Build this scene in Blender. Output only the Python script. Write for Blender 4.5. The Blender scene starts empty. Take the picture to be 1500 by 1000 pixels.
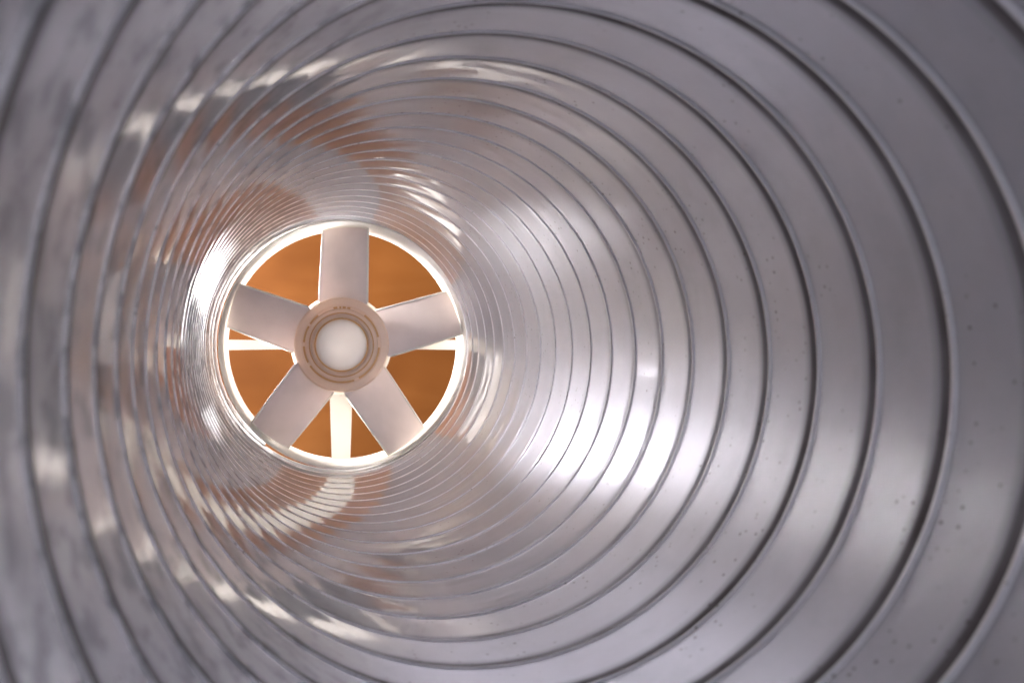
import bpy, bmesh, math, random
import numpy as np
from mathutils import Vector, Matrix
random.seed(7)
RNG = np.random.default_rng(11)
PI = math.pi
C = bpy.context.scene.collection
SC = bpy.context.scene
R = 0.0625                                   # duct radius, metres (125 mm duct)

# ---------------------------------------------------------------- camera
cd = bpy.data.cameras.new('camera')
cam = bpy.data.objects.new('camera', cd); C.objects.link(cam)
cam.location = (0, 0, 0); cam.rotation_euler = (PI/2, 0, 0)      # looks along +Y, up the duct
cd.sensor_width = 36; cd.lens = 1300/1500*36
cd.shift_x = (750-378)/1500; cd.shift_y = 5/1500                  # off-axis crop of a wide view
cd.clip_start = 0.002; cd.clip_end = 20
cd.dof.use_dof = True; cd.dof.focus_distance = 5.2*R; cd.dof.aperture_fstop = 25.0
SC.camera = cam

# ---------------------------------------------------------------- world and lamps
w = bpy.data.worlds.new('World'); SC.world = w; w.use_nodes = True
bg = w.node_tree.nodes['Background']
bg.inputs[0].default_value = (0.92, 0.88, 1.0, 1); bg.inputs[1].default_value = 0.045
vs = SC.view_settings
vs.view_transform = 'Standard'; vs.look = 'None'; vs.exposure = 0.62; vs.gamma = 1

FAN = Vector((0.668*R, 7.12*R, 0.0))         # centre of the fan's front rim

def lamp(name, loc, target, size, power, col):
    d = bpy.data.lights.new(name, 'AREA'); d.shape = 'DISK'; d.size = size; d.energy = power; d.color = col
    o = bpy.data.objects.new(name, d); C.objects.link(o)
    o.location = loc
    o.rotation_euler = (Vector(target)-Vector(loc)).to_track_quat('-Z', 'Y').to_euler()
    return o
def fanpt(x, y, z): return FAN + Vector((x, y, z))*R
lamp('left_fill', fanpt(-2.2, 2.8, 1.0), fanpt(0.3, -0.4, 0), 2.1*R, 1.5, (1, .965, 1))  # unseen lamp added behind the fan at left, brightens the right wall
lamp('side_fill',   fanpt(2.6, 0.10, -1.0), fanpt(0, 0.25, 0), 0.7*R, 7.0, (1, .97, .96))  # added out of view to light the collar from the right
lamp('collar_fill', fanpt(-2.3, 0.6, 1.3), fanpt(-.4, 0.3, .2), 1.2*R, 13.0, (1, .95, .9))  # added outside the duct end to make the collar glow
lamp('low_fill',    fanpt(-1.9, 2.7, -1.9), fanpt(0.3, -0.4, .1), 1.8*R, 2.4, (1, .965, .95))  # second unseen lamp, added low behind the fan to spread the wall light
lamp('near_fill',   (-.05*R, -2.3*R, .15*R), (1.1*R, 3*R, 0), 1.5*R, .24, (.98, .98, 1))  # added behind the camera, brightens the ridges and blade fronts
lamp('board_fill', (-1.0, 40*R-1.0, .8), (.075*40*R, 40*R, -.03*40*R), .35, 47, (1, .90, .74))  # added beside the view to light the board

SC.cycles.max_bounces = 24; SC.cycles.glossy_bounces = 16; SC.cycles.diffuse_bounces = 6
SC.cycles.transmission_bounces = 8
SC.cycles.sample_clamp_indirect = 6.0
SC.cycles.caustics_reflective = True; SC.cycles.use_denoising = True
SC.cycles.blur_glossy = 0.05

# ---------------------------------------------------------------- node helpers
def mat(name):
    m = bpy.data.materials.new(name); m.use_nodes = True
    nt = m.node_tree; nt.nodes.clear()
    out = nt.nodes.new('ShaderNodeOutputMaterial')
    return m, nt, out
def N(nt, t, **kw):
    n = nt.nodes.new(t)
    for k, v in kw.items(): setattr(n, k, v)
    return n
def ramp(nt, src, stops):
    r = N(nt, 'ShaderNodeValToRGB'); nt.links.new(src, r.inputs[0])
    e = r.color_ramp.elements
    while len(e) > 1: e.remove(e[-1])
    for i, (p, c) in enumerate(stops):
        x = e[0] if i == 0 else e.new(p)
        x.position = p; x.color = (*c, 1) if len(c) == 3 else c
    return r.outputs[0]

def foil_material(name, rough, base):
    """Rolled aluminium: a sharp and a wide lobe, fine rolling lines, smudges and dust specks."""
    m, nt, out = mat(name); L = nt.links
    uv = N(nt, 'ShaderNodeUVMap'); uv.uv_map = 'strip'
    tc = N(nt, 'ShaderNodeTexCoord')
    mp = N(nt, 'ShaderNodeMapping'); mp.inputs['Scale'].default_value = (3, 260, 1)
    L.new(uv.outputs[0], mp.inputs[0])
    lines = N(nt, 'ShaderNodeTexNoise'); lines.inputs['Scale'].default_value = 1; lines.inputs['Detail'].default_value = 3
    L.new(mp.outputs[0], lines.inputs['Vector'])
    smud = N(nt, 'ShaderNodeTexNoise'); smud.inputs['Scale'].default_value = 60; smud.inputs['Detail'].default_value = 6; smud.inputs['Roughness'].default_value = .62
    L.new(tc.outputs['Object'], smud.inputs['Vector'])
    big = N(nt, 'ShaderNodeTexNoise'); big.inputs['Scale'].default_value = 14; big.inputs['Detail'].default_value = 3
    L.new(tc.outputs['Object'], big.inputs['Vector'])
    # dust specks
    vo = N(nt, 'ShaderNodeTexVoronoi'); vo.inputs['Scale'].default_value = 420; L.new(tc.outputs['Object'], vo.inputs['Vector'])
    spk = ramp(nt, vo.outputs['Distance'], [(0, (1,1,1)), (.10, (1,1,1)), (.17, (0,0,0))])
    sel = N(nt, 'ShaderNodeTexNoise'); sel.inputs['Scale'].default_value = 45; sel.inputs['Detail'].default_value = 4; L.new(tc.outputs['Object'], sel.inputs['Vector'])
    selr = ramp(nt, sel.outputs[0], [(.47, (0,0,0)), (.62, (1,1,1))])
    sm = N(nt, 'ShaderNodeMath', operation='MULTIPLY'); L.new(spk, sm.inputs[0]); L.new(selr, sm.inputs[1])
    sm2 = N(nt, 'ShaderNodeMath', operation='MULTIPLY'); sm2.inputs[1].default_value = .75; L.new(sm.outputs[0], sm2.inputs[0])
    col = ramp(nt, smud.outputs[0], [(.30, tuple(c*.62 for c in base)), (.45, tuple(c*.9 for c in base)), (.60, base)])
    sx_ = N(nt, 'ShaderNodeSeparateXYZ'); L.new(tc.outputs['Object'], sx_.inputs[0])
    lm = N(nt, 'ShaderNodeMapRange'); L.new(sx_.outputs[0], lm.inputs[0]); lm.inputs[1].default_value = .1*R; lm.inputs[2].default_value = 1.0*R; lm.inputs[3].default_value = 1; lm.inputs[4].default_value = .28
    clean = N(nt, 'ShaderNodeMix', data_type='RGBA'); L.new(lm.outputs[0], clean.inputs[0]); clean.inputs[6].default_value = (*base, 1); L.new(col, clean.inputs[7]); col = clean.outputs[2]
    # blotches of oxide on the near left wall
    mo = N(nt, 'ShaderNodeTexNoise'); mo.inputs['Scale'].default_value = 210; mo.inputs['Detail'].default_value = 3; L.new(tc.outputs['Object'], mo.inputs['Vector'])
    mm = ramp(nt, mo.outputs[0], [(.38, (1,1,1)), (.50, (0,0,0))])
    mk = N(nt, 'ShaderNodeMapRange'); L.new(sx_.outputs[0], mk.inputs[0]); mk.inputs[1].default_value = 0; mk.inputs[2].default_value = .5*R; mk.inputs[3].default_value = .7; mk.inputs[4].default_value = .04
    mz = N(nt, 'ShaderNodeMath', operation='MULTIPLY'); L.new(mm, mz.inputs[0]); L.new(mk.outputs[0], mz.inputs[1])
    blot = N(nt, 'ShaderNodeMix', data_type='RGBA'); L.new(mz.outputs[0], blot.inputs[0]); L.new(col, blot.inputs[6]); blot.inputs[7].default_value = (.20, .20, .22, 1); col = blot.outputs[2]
    mixc = N(nt, 'ShaderNodeMix', data_type='RGBA'); L.new(sm2.outputs[0], mixc.inputs[0]); L.new(col, mixc.inputs[6]); mixc.inputs[7].default_value = (.10, .07, .055, 1)
    # crevice shade and brown grime painted as a dark band behind each rolled ridge
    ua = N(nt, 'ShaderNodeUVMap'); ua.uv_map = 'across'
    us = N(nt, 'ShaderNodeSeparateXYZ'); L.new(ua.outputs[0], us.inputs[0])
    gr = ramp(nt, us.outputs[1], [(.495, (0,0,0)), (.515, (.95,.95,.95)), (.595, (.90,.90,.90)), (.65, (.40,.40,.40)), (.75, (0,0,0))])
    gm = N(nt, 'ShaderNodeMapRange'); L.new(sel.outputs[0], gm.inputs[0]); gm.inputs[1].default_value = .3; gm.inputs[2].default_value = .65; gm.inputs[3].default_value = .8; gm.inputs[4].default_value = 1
    gd = N(nt, 'ShaderNodeMapRange'); gd.interpolation_type = 'SMOOTHSTEP'; L.new(us.outputs[0], gd.inputs[0])   # the painted seam band fades out towards the fan
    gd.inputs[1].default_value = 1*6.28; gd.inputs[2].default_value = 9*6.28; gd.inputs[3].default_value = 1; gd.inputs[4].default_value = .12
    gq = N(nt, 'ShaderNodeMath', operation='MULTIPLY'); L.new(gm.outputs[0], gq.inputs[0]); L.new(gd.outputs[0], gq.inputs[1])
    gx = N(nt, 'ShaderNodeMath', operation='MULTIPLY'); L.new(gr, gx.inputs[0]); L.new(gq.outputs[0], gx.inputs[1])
    crev_shade = N(nt, 'ShaderNodeMix', data_type='RGBA'); L.new(gx.outputs[0], crev_shade.inputs[0]); L.new(mixc.outputs[2], crev_shade.inputs[6]); crev_shade.inputs[7].default_value = (.045, .032, .028, 1)
    mixc = crev_shade
    bump = N(nt, 'ShaderNodeBump'); bump.inputs['Strength'].default_value = .006; bump.inputs['Distance'].default_value = .0001
    L.new(lines.outputs[0], bump.inputs['Height'])
    dn = N(nt, 'ShaderNodeTexNoise'); dn.inputs['Scale'].default_value = 85; dn.inputs['Detail'].default_value = 2; L.new(tc.outputs['Object'], dn.inputs['Vector'])
    dents = N(nt, 'ShaderNodeBump'); dents.inputs['Strength'].default_value = .12; dents.inputs['Distance'].default_value = .00012
    L.new(dn.outputs[0], dents.inputs['Height']); L.new(bump.outputs[0], dents.inputs['Normal']); bump = dents
    def lobe(r):
        p = N(nt, 'ShaderNodeBsdfPrincipled'); p.inputs['Metallic'].default_value = 1
        p.inputs['Roughness'].default_value = r
        L.new(mixc.outputs[2], p.inputs['Base Color']); L.new(bump.outputs[0], p.inputs['Normal'])
        return p
    a, b = lobe(rough), lobe(.31)
    rr = N(nt, 'ShaderNodeMapRange'); L.new(big.outputs[0], rr.inputs[0])
    rr.inputs[1].default_value = .35; rr.inputs[2].default_value = .65; rr.inputs[3].default_value = rough*.7; rr.inputs[4].default_value = rough*1.5
    d = N(nt, 'ShaderNodeBsdfDiffuse'); L.new(mixc.outputs[2], d.inputs[0])
    mx = N(nt, 'ShaderNodeMixShader'); lw = N(nt, 'ShaderNodeLayerWeight'); lw.inputs[0].default_value = .5
    mr = N(nt, 'ShaderNodeMapRange'); mr.interpolation_type = 'SMOOTHSTEP'; L.new(lw.outputs['Facing'], mr.inputs[0])
    mr.inputs[1].default_value = .60; mr.inputs[2].default_value = .86; mr.inputs[3].default_value = .93; mr.inputs[4].default_value = .28
    L.new(mr.outputs[0], mx.inputs[0])
    rg = N(nt, 'ShaderNodeMath', operation='MULTIPLY_ADD'); L.new(mr.outputs[0], rg.inputs[0]); rg.inputs[1].default_value = .06; L.new(rr.outputs[0], rg.inputs[2])
    L.new(rg.outputs[0], a.inputs['Roughness'])
    L.new(a.outputs[0], mx.inputs[1]); L.new(b.outputs[0], mx.inputs[2])
    mx2 = N(nt, 'ShaderNodeMixShader'); mx2.inputs[0].default_value = .22
    L.new(mx.outputs[0], mx2.inputs[1]); L.new(d.outputs[0], mx2.inputs[2])
    # dirt and the painted seam shade are matt, unlike the metal under them
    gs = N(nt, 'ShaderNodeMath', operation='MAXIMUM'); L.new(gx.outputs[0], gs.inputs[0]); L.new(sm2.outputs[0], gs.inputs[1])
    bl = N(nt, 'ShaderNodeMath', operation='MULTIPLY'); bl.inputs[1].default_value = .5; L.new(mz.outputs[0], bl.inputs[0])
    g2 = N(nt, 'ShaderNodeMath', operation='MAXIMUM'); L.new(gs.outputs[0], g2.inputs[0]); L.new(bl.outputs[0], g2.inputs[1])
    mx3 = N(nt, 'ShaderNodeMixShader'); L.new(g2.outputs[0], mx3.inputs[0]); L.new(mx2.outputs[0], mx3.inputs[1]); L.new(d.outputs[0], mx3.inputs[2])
    L.new(mx3.outputs[0], out.inputs[0])
    return m

def plastic_material(name, col, trans, rough=.35, tcol=None, grime=.12):
    m, nt, out = mat(name); L = nt.links
    tc = N(nt, 'ShaderNodeTexCoord')
    n = N(nt, 'ShaderNodeTexNoise'); n.inputs['Scale'].default_value = 55; n.inputs['Detail'].default_value = 5; L.new(tc.outputs['Object'], n.inputs['Vector'])
    c = ramp(nt, n.outputs[0], [(.35, tuple(x*(1-grime) for x in col)), (.6, col)])
    p = N(nt, 'ShaderNodeBsdfPrincipled'); L.new(c, p.inputs['Base Color']); p.inputs['Roughness'].default_value = rough
    t = N(nt, 'ShaderNodeBsdfTranslucent'); t.inputs[0].default_value = (*(tcol or col), 1)
    mx = N(nt, 'ShaderNodeMixShader'); mx.inputs[0].default_value = trans
    L.new(p.outputs[0], mx.inputs[1]); L.new(t.outputs[0], mx.inputs[2]); L.new(mx.outputs[0], out.inputs[0])
    return m

def wood_material():
    m, nt, out = mat('varnished_wood'); L = nt.links
    tc = N(nt, 'ShaderNodeTexCoord')
    mp = N(nt, 'ShaderNodeMapping'); mp.inputs['Scale'].default_value = (1.6, 2, 7); mp.inputs['Rotation'].default_value = (0, .04, 0)
    L.new(tc.outputs['Object'], mp.inputs[0])
    n = N(nt, 'ShaderNodeTexNoise'); n.inputs['Scale'].default_value = 1; n.inputs['Detail'].default_value = 7; n.inputs['Distortion'].default_value = 1.2
    L.new(mp.outputs[0], n.inputs['Vector'])
    c = ramp(nt, n.outputs[0], [(.3, (.30, .100, .022)), (.5, (.335, .117, .027)), (.7, (.375, .140, .038))])
    lo = N(nt, 'ShaderNodeTexNoise'); lo.inputs['Scale'].default_value = 3.2; lo.inputs['Detail'].default_value = 2; L.new(tc.outputs['Object'], lo.inputs['Vector'])
    lr = ramp(nt, lo.outputs[0], [(.35, (.74, .70, .62)), (.65, (1.12, 1.16, 1.25))])
    mu = N(nt, 'ShaderNodeMix', data_type='RGBA', blend_type='MULTIPLY'); mu.inputs[0].default_value = 1; L.new(c, mu.inputs[6]); L.new(lr, mu.inputs[7]); c = mu.outputs[2]
    p = N(nt, 'ShaderNodeBsdfPrincipled'); L.new(c, p.inputs['Base Color']); p.inputs['Roughness'].default_value = .42
    L.new(p.outputs[0], out.inputs[0])
    return m

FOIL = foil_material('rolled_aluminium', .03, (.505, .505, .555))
SEAM = foil_material('folded_aluminium_lit', .14, (.88, .88, .93))  # paler than the strips: light on the ridges put into the base colour
COLLARM = plastic_material('collar_plastic', (.82, .79, .76), .45, .35, (.97, .94, .88))
WHITE = plastic_material('white_plastic', (.80, .77, .73), .26, .35, (.95, .92, .84))
BLADE = plastic_material('ivory_plastic', (.68, .585, .57), .10, .62, (.90, .76, .68))
HUBM = plastic_material('hub_plastic', (.74, .62, .54), .38, .5, (.92, .76, .62))
CAPM = plastic_material('cap_plastic', (.86, .82, .79), .42, .5)
SLOT = plastic_material('amber_slot', (.58, .36, .17), .2, .5, (.7, .42, .16))
WOOD = wood_material()

# ---------------------------------------------------------------- object helpers
def link(name, me, m=None, parent=None):
    if m: me.materials.append(m)
    o = bpy.data.objects.new(name, me); C.objects.link(o)
    if parent: o.parent = parent
    return o
def obj(name, bm, m, parent=None, smooth=True, angle=.6):
    bmesh.ops.recalc_face_normals(bm, faces=bm.faces)
    me = bpy.data.meshes.new(name); bm.to_mesh(me); bm.free()
    if smooth:
        for p in me.polygons: p.use_smooth = True
        me.set_sharp_from_angle(angle=angle)
    return link(name, me, m, parent)
def thing(name, label, cat, loc=(0,0,0), group=None):
    o = bpy.data.objects.new(name, None); C.objects.link(o); o.location = loc
    o.empty_display_size = .02
    o['label'] = label; o['category'] = cat
    if group: o['group'] = group
    return o

# ---------------------------------------------------------------- the duct: one folded strip wound in a helix
def axis(S):
    u = S/20
    X = .676 + .065*u - .179*u**2 - .238*u**3 + .309*u**4
    Zv = -.048 + .0768*u - .046*u**2 + .0115*u**3
    Y = 2.159 + .2565*S - .2987*u*u
    dY = .2565 - .2987*2*u/20
    sx = (.065 - .358*u - .714*u*u + 1.236*u**3)/20/dY
    return X, Y, Zv, sx
CROWN = .0013
WAVES = [(RNG.integers(1, 6), RNG.uniform(.15, .9), RNG.uniform(0, 6.28), RNG.uniform(.3, 1)) for _ in range(9)]
ALONG = [(RNG.uniform(1.3, 7.5), RNG.uniform(0, 6.28), RNG.uniform(.3, 1)) for _ in range(8)]
DENTS = []                                                            # small knocks in the thin foil: (S along the helix axis, angle, half-widths, depth)
for _ in range(420):
    c = RNG.choice([1.35, -1.4, 0.0, -.7, .7, 3.1], p=[.31, .29, .16, .14, .1, 0])
    DENTS.append((RNG.uniform(-8, 20), c + RNG.normal(0, .35), RNG.uniform(.04, .13), RNG.uniform(.07, .17), RNG.uniform(.0003, .0011)*RNG.choice([-1, 1])))
DENTS = np.array(DENTS)
def surf(t, phi):
    """t: axial coordinate in pitches across the strip (seam at 0, next at 1); phi: angle; returns metres."""
    k, tt = t                                            # turn number, fraction
    S = k + tt + phi/(2*PI)
    X, Y, Z, sx = axis(S)
    f = tt - np.round(tt)                                # distance from the nearest seam
    h = np.abs(tt - .5)                                  # 0 mid strip
    # rolled ridge standing inward, with a shallow dip on its far side
    r = 1 - .0048*np.exp(-np.abs((f+.040)/.034)**2.2) + .0018*np.exp(-((f-.045)/.040)**2)
    r = r + CROWN*(1 - 4*np.clip(h, 0, .5)**2)
    Sl = k + phi/(2*PI)
    along = sum(a*np.sin(2*PI*fq*Sl + p) for fq, p, a in ALONG)
    r = r + .00020*along*np.sin(PI*np.clip(tt, 0, 1))**2*np.sin(2*PI*tt + 1.1*along)
    r = r + .0007*sum(a*np.sin(n*phi + q*S*1.1 + p) for n, q, p, a in WAVES)
    for ds, dp, wp, ws, dd in DENTS[np.abs(DENTS[:, 0] - k - .5) < 1.6]:
        r = r + dd*np.exp(-((S-ds)/ws)**2 - (np.arctan2(np.sin(phi-dp), np.cos(phi-dp))/wp)**2)*(np.abs(f) > .12)*np.clip((np.abs(f)-.12)/.08, 0, 1)
    return np.stack([(X + r*np.cos(phi))*R, (Y - sx*np.cos(phi))*R, (Z + r*np.sin(phi))*R], -1)

def strip(name, k, t0, t1, nt_, m, parent, phi0=-PI, phi1=PI, nphi=340):
    n = max(4, int(nphi*(phi1-phi0)/(2*PI)))
    ph = np.linspace(phi0, phi1, n+1); tt = np.linspace(t0, t1, nt_+1)
    P, T = np.meshgrid(ph, tt, indexing='ij')
    v = surf((k, T), P)
    e = 1e-4
    du = surf((k, T), P+e) - surf((k, T), P-e); dv = surf((k, T+e), P) - surf((k, T-e), P)
    nr = np.cross(du, dv); nr /= np.linalg.norm(nr, axis=-1, keepdims=True)
    # the inside faces the axis
    inward = np.stack([-np.cos(P), 0*P, -np.sin(P)], -1)
    if (nr*inward).sum() < 0: nr = -nr
    idx = np.arange((n+1)*(nt_+1)).reshape(n+1, nt_+1)
    q = np.stack([idx[:-1,:-1], idx[:-1,1:], idx[1:,1:], idx[1:,:-1]], -1).reshape(-1, 4)
    a = v.reshape(-1, 3)
    fn = np.cross(a[q[0,1]]-a[q[0,0]], a[q[0,2]]-a[q[0,0]])
    if fn @ nr.reshape(-1,3)[q[0,0]] < 0: q = q[:, ::-1]
    me = bpy.data.meshes.new(name); me.from_pydata(a.tolist(), [], q.tolist())
    uv = me.uv_layers.new(name='strip')
    uvs = np.stack([(k + P/(2*PI))*6.28, (T - P*0)*.25 + k*.25], -1).reshape(-1, 2)
    uva = me.uv_layers.new(name='across')
    uvf = np.stack([(k + P/(2*PI))*6.28, T + .5], -1).reshape(-1, 2)
    li = np.empty(len(me.loops), np.int32); me.loops.foreach_get('vertex_index', li)
    me.uv_layers['strip'].data.foreach_set('uv', uvs[li].ravel()); me.uv_layers['across'].data.foreach_set('uv', uvf[li].ravel())
    for p in me.polygons: p.use_smooth = True
    me.normals_split_custom_set_from_vertices(nr.reshape(-1, 3).tolist())
    return link(name, me, m, parent)

duct = thing('ventilation_duct', 'round corrugated silver aluminium duct, seen from inside, with a spiral folded seam', 'air duct', (0, 0, 0))
SEAM_W = .088
S_END = 21.15
for k in range(-14, 23):
    # cut the last turns square at the fan: phi < 2*pi*(S_END-k-t)
    ph1 = min(PI, 2*PI*(S_END - k))
    if ph1 > -PI + .1:
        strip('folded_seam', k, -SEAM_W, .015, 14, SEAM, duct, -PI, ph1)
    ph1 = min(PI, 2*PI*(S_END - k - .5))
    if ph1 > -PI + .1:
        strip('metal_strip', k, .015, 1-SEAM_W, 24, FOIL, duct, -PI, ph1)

# ---------------------------------------------------------------- the fan
fan = thing('extractor_fan', 'white plastic inline fan with five flat blades closing the far end of the duct', 'fan', FAN)
fan.rotation_euler = (0, 0, math.radians(-5))
# local frame: +Y away from the camera, units of R scaled on build
def lathe(prof, n=96, close=True):
    """prof: list of (radius, y) in R; closed loop of the section when close."""
    bm = bmesh.new(); rows = []
    for r, y in prof:
        if r < 1e-6: rows.append([bm.verts.new((0, y*R, 0))])
        else: rows.append([bm.verts.new((r*R*math.cos(2*PI*i/n), y*R, r*R*math.sin(2*PI*i/n))) for i in range(n)])
    m = len(rows)
    for j in range(m if close else m-1):
        a, b = rows[j], rows[(j+1) % m]
        for i in range(n):
            i2 = (i+1) % n
            if len(a) == 1 and len(b) == 1: continue
            if len(a) == 1: bm.faces.new((a[0], b[i], b[i2]))
            elif len(b) == 1: bm.faces.new((a[i], b[0], a[i2]))
            else: bm.faces.new((a[i], b[i], b[i2], a[i2]))
    return bm
# collar that the duct is pushed over, its rounded lip facing down the duct
obj('collar', lathe([(.970, -.08), (.976, -.10), (.984, -.10), (.988, -.08), (.988, .48), (.970, .48)]), COLLARM, fan, angle=.9)

def blade_edge_bm(ang):
    """thin pale bead standing for the light caught along both long edges and the tip of a blade"""
    bm = bmesh.new(); path = []
    def pt(f, s):
        r = .34 + (.962-.34)*f; pitch = math.radians(36 - 9*f); chord = .485 - .075*f
        cam_ = .035*(1-4*s*s)*chord
        x = s*chord*math.cos(pitch) + cam_*math.sin(pitch); y = -s*chord*math.sin(pitch) + cam_*math.cos(pitch)
        return Vector((x, y+.16, math.sqrt(max(r*r-x*x, 0))))
    for i in range(1, 11): path.append(pt(i/10, -.5))
    for j in range(1, 8): path.append(pt(1, -.5+j/8))
    for i in range(10, 0, -1): path.append(pt(i/10, .5))
    rows = []
    for i, p in enumerate(path):
        t = (path[min(i+1, len(path)-1)] - path[max(i-1, 0)]).normalized()
        a = t.cross(Vector((0, 1, 0))).normalized(); b = t.cross(a)
        rows.append([bm.verts.new((p + (a*math.cos(q) + b*math.sin(q))*.0085)*R) for q in (0, PI/3, 2*PI/3, PI, 4*PI/3, 5*PI/3)])
    for i in range(len(rows)-1):
        for j in range(6): bm.faces.new((rows[i][j], rows[i][(j+1)%6], rows[i+1][(j+1)%6], rows[i+1][j]))
    bm.faces.new(rows[0]); bm.faces.new(rows[-1][::-1])
    bmesh.ops.rotate(bm, verts=bm.verts, cent=(0,0,0), matrix=Matrix.Rotation(ang, 3, 'Y'))
    return bm
def blade_bm(ang):
    """twisted blade, thin, from the hub to just inside the collar"""
    bm = bmesh.new(); nr_, nc = 10, 8
    top, bot = [], []
    for i in range(nr_+1):
        f = i/nr_; r = .34 + (.962-.34)*f
        pitch = math.radians(36 - 9*f); chord = .485 - .075*f
        ra, rb = [], []
        for j in range(nc+1):
            s = (j/nc - .5)
            cam_ = .035*(1-4*s*s)*chord
            x = s*chord*math.cos(pitch) + cam_*math.sin(pitch)
            y = -s*chord*math.sin(pitch) + cam_*math.cos(pitch)
            th = .011*(1 - .75*(2*s)**4)
            # lay the tip on a circle
            rr = math.sqrt(max(r*r - x*x, 0)) if i else r*.98
            ra.append(bm.verts.new((x*R, (y-th+.16)*R, rr*R))); rb.append(bm.verts.new((x*R, (y+th+.16)*R, rr*R)))
        top.append(ra); bot.append(rb)
    for i in range(nr_):
        for j in range(nc):
            bm.faces.new((top[i][j], top[i][j+1], top[i+1][j+1], top[i+1][j]))
            bm.faces.new((bot[i][j], bot[i+1][j], bot[i+1][j+1], bot[i][j+1]))
    for j in range(nc):
        bm.faces.new((top[nr_][j], top[nr_][j+1], bot[nr_][j+1], bot[nr_][j])); bm.faces.new((top[0][j+1], top[0][j], bot[0][j], bot[0][j+1]))
    for i in range(nr_):
        bm.faces.new((top[i+1][0], top[i][0], bot[i][0], bot[i+1][0])); bm.faces.new((top[i][nc], top[i+1][nc], bot[i+1][nc], bot[i][nc]))
    bmesh.ops.rotate(bm, verts=bm.verts, cent=(0,0,0), matrix=Matrix.Rotation(ang, 3, 'Y'))
    return bm
for k in range(5):
    b = obj('blade', blade_bm(math.radians(2 + 72*k)), BLADE, fan)
    obj('lit_edge_bead', blade_edge_bm(math.radians(2 + 72*k)), WHITE, b, angle=2)  # white bead added to give each blade a lit rim

# hub: a shallow drum with stepped rings
hub = obj('hub', lathe([(.19, .06), (.262, .06), (.262, .02), (.285, .012), (.292, .03), (.292, .045), (.312, .045), (.312, .02), (.318, .014), (.368, .018), (.382, .035), (.384, .24), (.370, .24), (.370, .075), (.19, .075)]), HUBM, fan, angle=.5)
obj('hub_ring', lathe([(.222, .05), (.226, -.004), (.236, -.012), (.246, -.004), (.25, .05)]), HUBM, hub, angle=.8)
obj('hub_cap', lathe([(0, .002), (.05, .0), (.075, -.006), (.11, -.010), (.165, -.010), (.19, -.004), (.202, .012), (.204, .058), (.192, .058), (.186, .014), (.155, .006), (0, .016)], close=False), CAPM, hub, angle=.8)
for r0, r1 in ((.206, .219), (.252, .262)):
    obj('groove_ring', lathe([(r0, .052), (r0, .034), (r1, .034), (r1, .052)]), SLOT, hub, smooth=False)
def arc_bm(r0, r1, a0, a1, y0, y1):
    n = max(2, int((a1-a0)/6)); bm = bmesh.new(); rows = []
    for i in range(n+1):
        a = math.radians(a0 + (a1-a0)*i/n); c, s = math.cos(a), math.sin(a)
        rows.append([bm.verts.new((r*c*R, y*R, r*s*R)) for r, y in ((r0,y0),(r1,y0),(r1,y1),(r0,y1))])
    for i in range(n):
        for j in range(4):
            bm.faces.new((rows[i][j], rows[i][(j+1)%4], rows[i+1][(j+1)%4], rows[i+1][j]))
    bm.faces.new(rows[0]); bm.faces.new(rows[-1][::-1])
    return bm
for a0, a1 in ((12, 52), (-62, -4), (-146, -70), (-178, -152), (150, 176), (128, 146)):
    obj('slot', arc_bm(.294, .310, a0, a1, .036, .044), SLOT, hub, smooth=False)
for a0, a1 in ((76, 81), (83, 88), (90, 93), (96, 102)):
    obj('slot', arc_bm(.294, .310, a0, a1, .036, .044), SLOT, hub, smooth=False)
# motor pod behind the hub, held by four struts
obj('motor_housing', lathe([(0, .36), (.40, .36), (.425, .39), (.425, .80), (.36, .86), (0, .86)], close=False), WHITE, fan, angle=.8)
def strut_bm(ang, w0, w1):
    bm = bmesh.new(); r0, r1 = .40, .975
    v = []
    for r, w_ in ((r0, w0), (r1, w1)):
        v.append([bm.verts.new((x*R, y*R, r*R)) for x, y in ((-w_, .40), (w_, .40), (w_, .50), (-w_, .50))])
    for j in range(4): bm.faces.new((v[0][j], v[0][(j+1)%4], v[1][(j+1)%4], v[1][j]))
    bm.faces.new(v[0][::-1]); bm.faces.new(v[1])
    bmesh.ops.bevel(bm, geom=bm.edges[:], offset=.008*R, segments=2, affect='EDGES')
    bmesh.ops.rotate(bm, verts=bm.verts, cent=(0,0,0), matrix=Matrix.Rotation(ang, 3, 'Y'))
    return bm
for a, w0, w1 in ((0, .06, .06), (90, .035, .042), (180, .096, .078), (270, .035, .045)):
    obj('strut', strut_bm(math.radians(a), w0, w1), WHITE, fan, angle=.7)

# ---------------------------------------------------------------- the wooden board behind it
DZ = 40*R                                                           # its distance from the camera
bx0, bx1, bz0, bz1 = -.10*DZ, .238*DZ, -.34*DZ, .20*DZ
bm = bmesh.new()
bmesh.ops.create_cube(bm, size=1, matrix=Matrix.Diagonal((bx1-bx0, .045, bz1-bz0, 1)))
bmesh.ops.bevel(bm, geom=bm.edges[:], offset=.004, segments=2, affect='EDGES')
board = obj('wooden_board', bm, WOOD)
board.location = ((bx0+bx1)/2, DZ+.022, (bz0+bz1)/2)
board['label'] = 'orange brown wooden board seen between the fan blades'; board['category'] = 'board'
